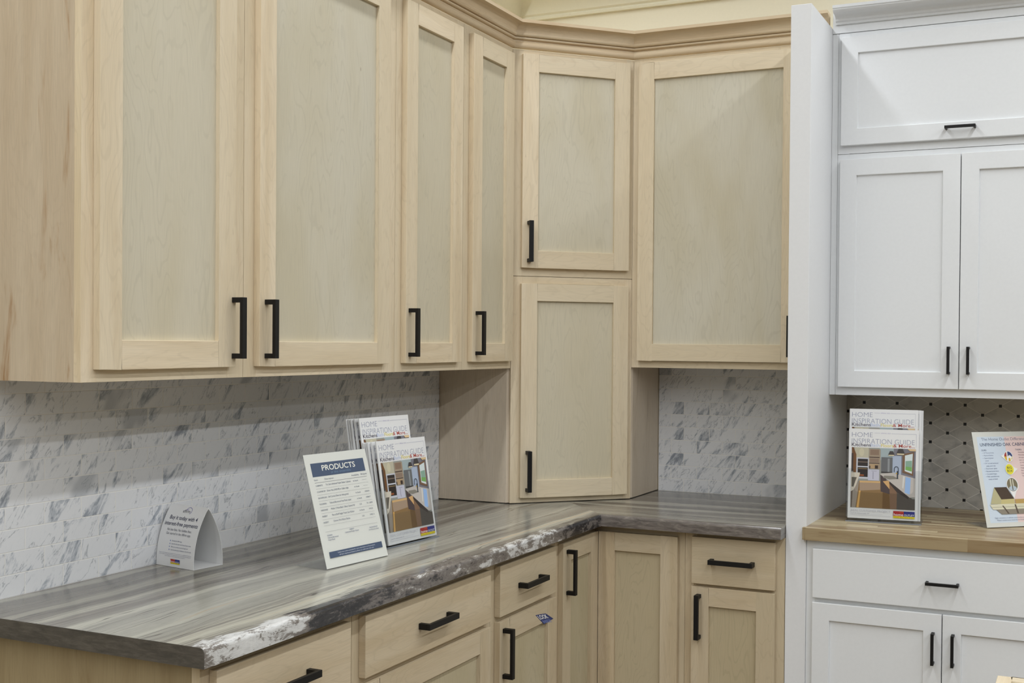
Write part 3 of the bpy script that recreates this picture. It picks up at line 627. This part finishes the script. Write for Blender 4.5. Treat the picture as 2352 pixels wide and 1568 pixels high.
b=mb(); b.prism([(.1,-.1),(.1,-36.8),(21,-36.8),(21,-21),(36.8,-21),(36.8,-.1)],0,4.5,'z'); b.build('toe_kick',W_DARK,t)

M=frame(36.95,-XF,0,0); t=thing('base_cabinet','narrow unfinished wood base cabinet between the corner doors and the white divider','cabinet',M)
w_=49.7-36.95
b=mb(M); b.box(.02,w_,.75,XF-.02,4.5,34.45,'z'); b.box(.02,w_,3.6,XF-.02,0,4.5,'z'); b.build('carcass',W_SIDE,t)
face_frame(t,M,w_,4.5,34.45,[(0,1.5),(w_-1.5,w_)],[(33.3,34.45),(27.2,28.7),(4.5,6.0)])
wood_drawer(t,M,1.07,11.7,28.0,33.85,(31.0,3.55,9.2)); wood_door(t,M,1.07,11.7,5.3,27.62,handle=(2.1,21.2,26.75))

# ================================================================== COUNTERTOP
DA,DB=26.3,26.75
def cprof(D):   # front bottom -> up the front -> rounded nose -> back; unrolled distance starts at the bottom of the front edge
    r=.42; return [(D,34.5)]+[(D-r+r*math.cos(math.radians(a)),36-r+r*math.sin(math.radians(a))) for a in range(0,91,15)]+[(.32,36.0),(.32,34.5)]
ctop=thing('countertop','L-shaped grey streaked stone-look countertop with a black and white torn band along its front edge','countertop',frame(0,0,34.5,0))
pa=cprof(DA); b=mb(); 
ends=[-p[0]*DB/DA for p in pa]
b.prism(pa,[-98.35]*len(pa),ends,'y',arc=0.0,caps=True); b.build('left_slab',stone_mat('streaked_laminate_left',True,0.0),ctop,smooth=25)
pb=[(-p[0]*DB/DA,p[1]) for p in pa]
b=mb(); b.prism(pb,[p[0] for p in pa],[49.72]*len(pa),'x',arc=0.0); b.build('right_slab',stone_mat('streaked_laminate_right',False,0.0),ctop,smooth=25)
CAP=edgecap_mat()
b=mb(); b.prism(pa,[-98.42]*len(pa),[-98.35]*len(pa),'y'); b.build('end_cap',CAP,ctop)
o=ctop

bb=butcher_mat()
M=frame(52.27,-25.2,34.5,0)
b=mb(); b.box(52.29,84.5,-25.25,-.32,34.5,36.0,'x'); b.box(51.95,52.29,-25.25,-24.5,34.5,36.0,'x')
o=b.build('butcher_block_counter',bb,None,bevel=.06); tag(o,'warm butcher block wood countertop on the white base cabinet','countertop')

# ================================================================== WHITE CABINETS
def white_door(parent,M,x0,x1,z0,z1,rail=2.1,yb=0.0,handle=None,horiz=None,name='door'):
    b=mb(M); t=.75; R=rail; y0=yb-t; yr=yb-t+.32; ch=.06
    o=[(x0,z0),(x1,z0),(x1,z1),(x0,z1)]; i=[(x0+R,z0+R),(x1-R,z0+R),(x1-R,z1-R),(x0+R,z1-R)]; j=[(x0+R+ch,z0+R+ch),(x1-R-ch,z0+R+ch),(x1-R-ch,z1-R-ch),(x0+R+ch,z1-R-ch)]
    for k in range(4):
        l=(k+1)%4
        b.face([(o[k][0],y0,o[k][1]),(o[l][0],y0,o[l][1]),(i[l][0],y0,i[l][1]),(i[k][0],y0,i[k][1])])
        b.face([(i[k][0],y0,i[k][1]),(i[l][0],y0,i[l][1]),(j[l][0],yr,j[l][1]),(j[k][0],yr,j[k][1])])
        b.face([(o[k][0],y0,o[k][1]),(o[k][0],yb-.01,o[k][1]),(o[l][0],yb-.01,o[l][1]),(o[l][0],y0,o[l][1])])
    b.face([(p[0],yr,p[1]) for p in j]); b.face([(p[0],yb-.01,p[1]) for p in o][::-1])
    d=b.build(name,P_WHITE,parent,bevel=.05)
    if handle: pull(d,M,handle[0],y0,handle[1],handle[2],True,.34,1.15,.34)
    if horiz: pull(d,M,horiz[0],y0,horiz[1],horiz[2],False,.34,1.15,.34)
    return d
YW=-12.27
def white_wall(z0,z1,label):
    M=frame(53.08,YW,z0,0); t=thing('wall_cabinet',label,'cabinet',M,'stacked white wall cabinets'); w=30.6; h=z1-z0
    b=mb(M); b.box(0,w,.75,12.2,0.02,h-.02); b.build('carcass',P_WHITE,t)
    b=mb(M); b.box(0,1.5,0,.75,.01,h-.01); b.box(w-1.5,w,0,.75,.01,h-.01); b.box(1.5,w-1.5,0,.75,.01,1.5); b.box(1.5,w-1.5,0,.75,h-1.5,h-.01); b.build('face_frame',P_WHITE,t,bevel=.02)
    return t,M
t,M=white_wall(51.5,82.62,'lower white shaker wall cabinet with a pair of tall doors above the mosaic')
white_door(t,M,.45,15.35,52.57-51.5,81.85-51.5,handle=(67.3-53.08,54.45-51.5,57.87-51.5)); white_door(t,M,15.45,30.2,52.57-51.5,81.85-51.5,handle=(69.62-53.08,54.45-51.5,57.87-51.5))
t,M=white_wall(82.66,98.25,'short white shaker wall cabinet on top, with one wide lift-up door under the white crown')
white_door(t,M,.5,30.2,83.65-82.66,97.55-82.66,horiz=(85.0-82.66,66.55-53.08,70.2-53.08))
b=mb(); b.box(52.29,53.05,YW-.0,-.35,51.5,98.25); o=b.build('filler_strip',P_WHITE,None,bevel=.03); tag(o,'thin white filler strip between the divider and the white wall cabinets','trim strip')
# white crown with frieze board
t=thing('crown_molding','white crown molding over the short white wall cabinet','molding',frame(52.3,YW,98.27,0))
b=mb(); b.box(52.3,84,YW-.12,-.4,98.29,101.2); b.build('frieze_board',P_WHITE,t,bevel=.02)
wp=[(.12,99.35),(.42,99.35),(.48,99.6),(.7,99.72),(.74,99.82)]+[(.74+.95*(1-math.cos(math.radians(a))),99.82+.55*math.sin(math.radians(a))) for a in (15,35,55,75,90)]+[(1.69+.9*math.sin(math.radians(a)),100.37+.5*(1-math.cos(math.radians(a)))) for a in (20,45,70,90)]+[(2.7,100.9),(2.75,101.25),(.12,101.25)]
b=mb(); b.prism([(YW-p[0],p[1]) for p in wp],52.75,84,'x'); b.build('crown_board',P_WHITE,t,smooth=25)

# white base
YB=-24.25
M=frame(52.29,YB,0,0); t=thing('base_cabinet','white shaker base cabinet with a wide drawer over two doors, under the butcher block','cabinet',M); w=32.2
b=mb(M); b.box(0,w,.75,24.2,4.5,34.46); b.box(0,w,3.6,24.2,0,4.5); b.build('carcass',P_WHITE,t)
b=mb(M); b.box(0,1.6,0,.75,4.5,34.46); b.box(w-1.5,w,0,.75,4.5,34.46)
for r in ((33.2,34.46),(26.6,28.0),(4.5,6)): b.box(1.6,w-1.5,0,.75,*r)
b.build('face_frame',P_WHITE,t,bevel=.02)
b=mb(M); b.box(.88,31.4,-.75,-.01,27.6,33.5); d=b.build('drawer',P_WHITE,t,bevel=.08); pull(d,M,30.65,-.75,66.4-52.29,70.05-52.29,False,.34,1.15,.34)
white_door(t,M,.88,15.87,5.3,27.05,handle=(67.25-52.29,21.35,24.97),rail=2.05); white_door(t,M,15.97,31.4,5.3,27.05,handle=(69.45-52.29,21.35,24.97),rail=2.05)

# ================================================================== THINGS ON THE COUNTERS
def card_M(x,y,z,head,lean): return frame(x,y,z,head)@Matrix.Rotation(-math.radians(lean),4,'X')
def sign(M0,lean,W,H,label,printer):
    t=thing('sign_holder',label,'sign',M0); M=M0@Matrix.Rotation(-math.radians(lean),4,'X')
    b=mb(M); b.box(0,W,-.0,.07,.05,H); b.build('acrylic_sheet',ACRYL,t)
    b=mb(M0); b.box(0,W,.05,4.2,0,.09); b.build('acrylic_foot',ACRYL,t)
    b=mb(M); b.box(.04,W-.04,-.05,-.012,.08,H-.05); pp=b.build('paper_insert',CARD,t)
    M2=M@Matrix.Translation((0,-.048,0)); printer(M2,pp); return t
sign(frame(17.06,-71.79,36.02,82.7),16.9,8.82,11.31,'leaning clear sign holder with the product list sheet under a slate blue heading',products_print)
sign(frame(72.26,-16.16,36.02,40.7),16.4,8.8,11.86,'leaning sign on the butcher block with pale blue and pink halves about oak cabinets',difference_print)

def rounded(pts,r,n=5):
    out=[]; N=len(pts)
    for i in range(N):
        p0=Vector(pts[i-1]);p=Vector(pts[i]);p1=Vector(pts[(i+1)%N]); a=(p0-p).normalized(); c=(p1-p).normalized(); rr=min(r,(p0-p).length*.45,(p1-p).length*.45)
        s=p+a*rr; e=p+c*rr
        for k in range(n+1):
            u=k/n; out.append(tuple(s*(1-u)**2+p*2*u*(1-u)+e*u*u))
    return out
def brochures(M0,lean,label_h,spots,place,group,gr2,lift=.38):
    """two-tier clear holder, 9.1 wide, with booklets in both pockets"""
    W=9.1
    t=thing('brochure_holder',label_h,'brochure holder',M0)
    b=mb(M0); b.box(0,W,-.1,4.6,0,.1); b.build('base',ACRYL,t)
    b=mb(M0); b.box(0,W,-.14,-.1,0,.14); b.build('base_edge',ACRYL_EDGE,t)
    for tier,(yo,zo) in enumerate(((0,lift),(2.45,lift+2.37))):
        M=M0@Matrix.Translation((0,yo,zo))@Matrix.Rotation(-math.radians(lean),4,'X')
        hp=6.2 if tier==0 else 5.2
        pr=rounded([(0,0),(W,0),(W,hp),(W-1.0,hp),(W-1.0,3.3),(1.0,3.3),(1.0,hp),(0,hp)],.6)
        b=mb(M); b.prism([(p[0],p[1]) for p in pr],-.16,-.08,'y'); b.build('front_pocket' if tier==0 else 'rear_pocket',ACRYL,t)
        zb=.2 if tier==0 else 0; yf=.95 if tier==0 else 2.02
        b=mb(M); b.box(-.0,.08,-.08,2.0,zb,hp); b.build('side_wall',ACRYL,t); b=mb(M); b.box(W-.08,W,-.08,2.0,zb,hp); b.build('side_wall',ACRYL,t)
        b=mb(M); b.box(.08,W-.08,2.02,2.1,zb,8.2 if tier else 9.0); b.box(.08,W-.08,0,yf,0,.06); b.build('back_panel',ACRYL,t)
        for i,(dx,dy,dz) in enumerate(spots[tier]):
            MM=M@Matrix.Translation((dx,dy,.07+dz))
            lab=place(tier,i)
            tt=thing('brochure',lab,'brochure',MM,group if tier==0 else gr2)
            bb_=mb(MM); bb_.box(0,8.4,0,.14,0,11.1); bb_.build('pages',PAPER,tt)
            cover(MM,tt)
nth=['front','second','third','fourth','fifth','sixth']
def labelsL(tier,i):
    tn='lower front' if tier==0 else 'raised rear'
    if i==0: return 'booklet at the very front of the %s pocket of the left counter holder'%tn
    if i==1: return 'booklet standing second in the %s pocket of the left counter holder'%tn
    return 'booklet, %s from the front in the %s pocket of the left counter holder'%(nth[i],tn)
def labelsR(tier,i):
    tn='lower front' if tier==0 else 'raised rear'
    if i==0: return 'foremost booklet in the %s pocket of the holder on the butcher block'%tn
    return 'booklet, %s from the front in the %s pocket of the holder on butcher block'%(nth[i],tn)
brochures(frame(15.75,-59.75,36.02,84.5),9.5,'clear two-tier holder of booklets on the grey counter behind the product list sign',
    [[(.45,.02,0),(.42,.62,0),(.2,.95,.0),(.26,1.22,.05),(.18,1.5,0),(.3,1.76,.08)],[(.55,.02,0),(.5,.62,0),(.3,.95,0),(.25,1.2,.05),(.1,1.45,.1)]],labelsL,'booklets in the front pocket of the left holder','booklets in the rear pocket of the left holder',.2)
brochures(frame(55.7,-18.0,36.02,5.0),7.0,'clear two-tier holder of booklets standing on the butcher block beside the divider',
    [[(.25,.02,0),(.55,.35,.0),(.4,.62,.05),(.1,.9,.0)],[(.0,.02,0),(.4,.35,0),(.62,.62,.0)]],labelsR,'booklets in the front pocket of the butcher block holder','booklets in the rear pocket of the butcher block holder')

# tent card
TW,TD,TH=5.5,3.45,5.75
M=frame(.45,-76.55,36.02,-9); t=thing('tent_card','small folded white tent card with curved sides against the marble tile','tent card',M)
def tc(tt): # front curve, tt 0..1 up the card
    return (TD/2*tt**2.3, TH*tt)
n=16; front=[tc(k/n) for k in range(n+1)]; th=.03
outer=front+[(TD-y,z) for y,z in reversed(front[:-1])]
inner=[(y+th+.01,z if z>0 else z) for y,z in front[:-1]]+[(TD/2,TH-.12)]+[(TD-y-th-.01,z) for y,z in reversed(front[:-1])]
b=mb(M)
for i in range(len(outer)-1):
    (a,c),(d,e)=outer[i],outer[i+1]; (f,g_),(h,k_)=inner[i],inner[i+1]
    b.face([(0,a,c),(TW,a,c),(TW,d,e),(0,d,e)]); b.face([(0,f,g_),(TW,f,g_),(TW,h,k_),(0,h,k_)][::-1])
    for X in (0,TW): b.face([(X,a,c),(X,d,e),(X,h,k_),(X,f,g_)])
b.box(0,TW,.04,TD-.04,0,.03)
card=b.build('folded_card',PAPER,t,smooth=40)
def tfn(x,z,d):
    tt=max(0,min(1,z/TH)); y=TD/2*tt**2.3; return (x,y+d,z)
P=Print(M,tfn)
K=(58,60,88)
P.text('affirm',2.75,5.1,.27,(60,60,80),1.05,'c',bold=.009)
P.line([(3.0,5.36)]+[(3.05+.42*math.cos(math.radians(a)),5.28+.3*math.sin(math.radians(a))) for a in range(165,-61,-25)],.045,(120,110,170))
P.text('Buy it today with 4',.75,4.42,.36,K,4.05,bold=.009); P.text('interest-free payments',.32,3.86,.36,K,4.85,bold=.009)
P.text('No late fees. No hidden fees.',.95,3.38,.23,(110,112,124),3.6); P.text('Get started in the Affirm app.',.95,3.02,.23,(110,112,124),3.6)
for i,tx in enumerate(('Download the Affirm app','Search for this store and choose Shop in store','Enter your purchase amount and apply now','Use the card to pay at checkout or show the code')):
    P.rect(1.75,2.42-.28*i,1.85,2.52-.28*i,(120,140,196)); P.text(tx,2.05,2.42-.28*i,.12,(90,96,130),.062*len(tx))
for i,tx in enumerate(('Payment options depend on your purchase amount and are subject to an eligibility check and may','not be available in all states. Estimated payment amounts exclude taxes and shipping fees','Options depend on your purchase amount and may vary')):
    P.text(tx,2.75,1.25-.14*i,.075,(120,122,150),(4.7,4.7,3.0)[i],'c')
logo(P,2.15,.3,1.35,.46)
P.build('printed_text',card)

# sticker on a base door
M=frame(XF+.755,-43.45,24.95,90)
t=thing('sticker','small blue and white sticker reading LOOK INSIDE stuck on a base cabinet door','sticker',M)
MS=M
b=mb(MS); d=-.0
Q=[(0,1.55),(2.55,1.2),(4.6,.15),(2.2,.05)]
dd=[( -.04,1.60),(2.60,1.24),(4.75,.16),(2.16,.05)]
b.face([(p[0],-.02,p[1]) for p in dd][::-1]); b.face([(p[0],-.003,p[1]) for p in dd]); 
for i in range(4):
    p,q=dd[i],dd[(i+1)%4]; b.face([(p[0],-.02,p[1]),(q[0],-.02,q[1]),(q[0],-.003,q[1]),(p[0],-.003,p[1])])
sk=b.build('sticker_sheet',ink(44,58,112),t)
ux=(Vector(dd[1])-Vector(dd[0])); uy=(Vector(dd[0])-Vector(dd[3]))   # text axes on the slanted sticker
def sfn(x,z,d): p=Vector(dd[3])+ux*x+uy*z; return (p.x,d-.02,p.y)
P=Print(MS,sfn); P.text('LOOK',.06,.52,.42,(240,240,240),.88,bold=.02); P.text('INSIDE!',.12,.1,.3,(132,148,208),.8,bold=.009); P.build('sticker_lettering',sk)

# stool in front of the white base cabinet
def stool():
    M=frame(73.9,-61.5,0,-4); M=frame(75.35,-40.3,0,0)
    t=thing('stool','pale wooden stool frame with a white padded seat below the white base cabinet','stool',M)
    z=25.0; L=17; D_=15; rw=1.35
    b=mb(M); 
    for x0 in (0,L-rw): b.box(x0,x0+rw,-D_,0,z-1.6,z,'y')
    for y0 in (-D_,-rw): b.box(rw,L-rw,y0,y0+rw,z-1.6,z,'x')
    b.build('seat_frame',W_FRAME,t,bevel=.08)
    for sx in (0,1):
        for sy in (0,1):
            b=mb(M); x0=sx*(L-1.5)+.05; y0=-D_+sy*(D_-1.5)+.05; b.box(x0,x0+1.35,y0,y0+1.35,0,z-1.6,'z'); b.build('leg',W_FRAME,t,bevel=.05)
    for zz,(xa,xb,ya,yb) in ((8,(.5,1.3,-D_+1.5,-1.5)),(8,(L-1.3,L-.5,-D_+1.5,-1.5)),(10,(1.5,L-1.5,-1.2,-.4)),(10,(1.5,L-1.5,-D_+.4,-D_+1.2))):
        b=mb(M); b.box(xa,xb,ya,yb,zz,zz+1.1,'x' if xb-xa>3 else 'y'); b.build('stretcher',W_FRAME,t,bevel=.05)
    b=mb(M); nx=12
    def H(u,v): return z-.35+.9*(1-abs(2*u-1)**4)*(1-abs(2*v-1)**4)
    for i in range(nx):
        for j in range(nx):
            c=[(rw+.1+(L-2*rw-.2)*a/nx,-D_+rw+.1+(D_-2*rw-.2)*q/nx,H(a/nx,q/nx)) for a,q in ((i,j),(i+1,j),(i+1,j+1),(i,j+1))]; b.face(c)
    b.build('cushion',plain('white_cushion_fabric',rgb(226,224,216),.8,.2),t,smooth=60)
stool()
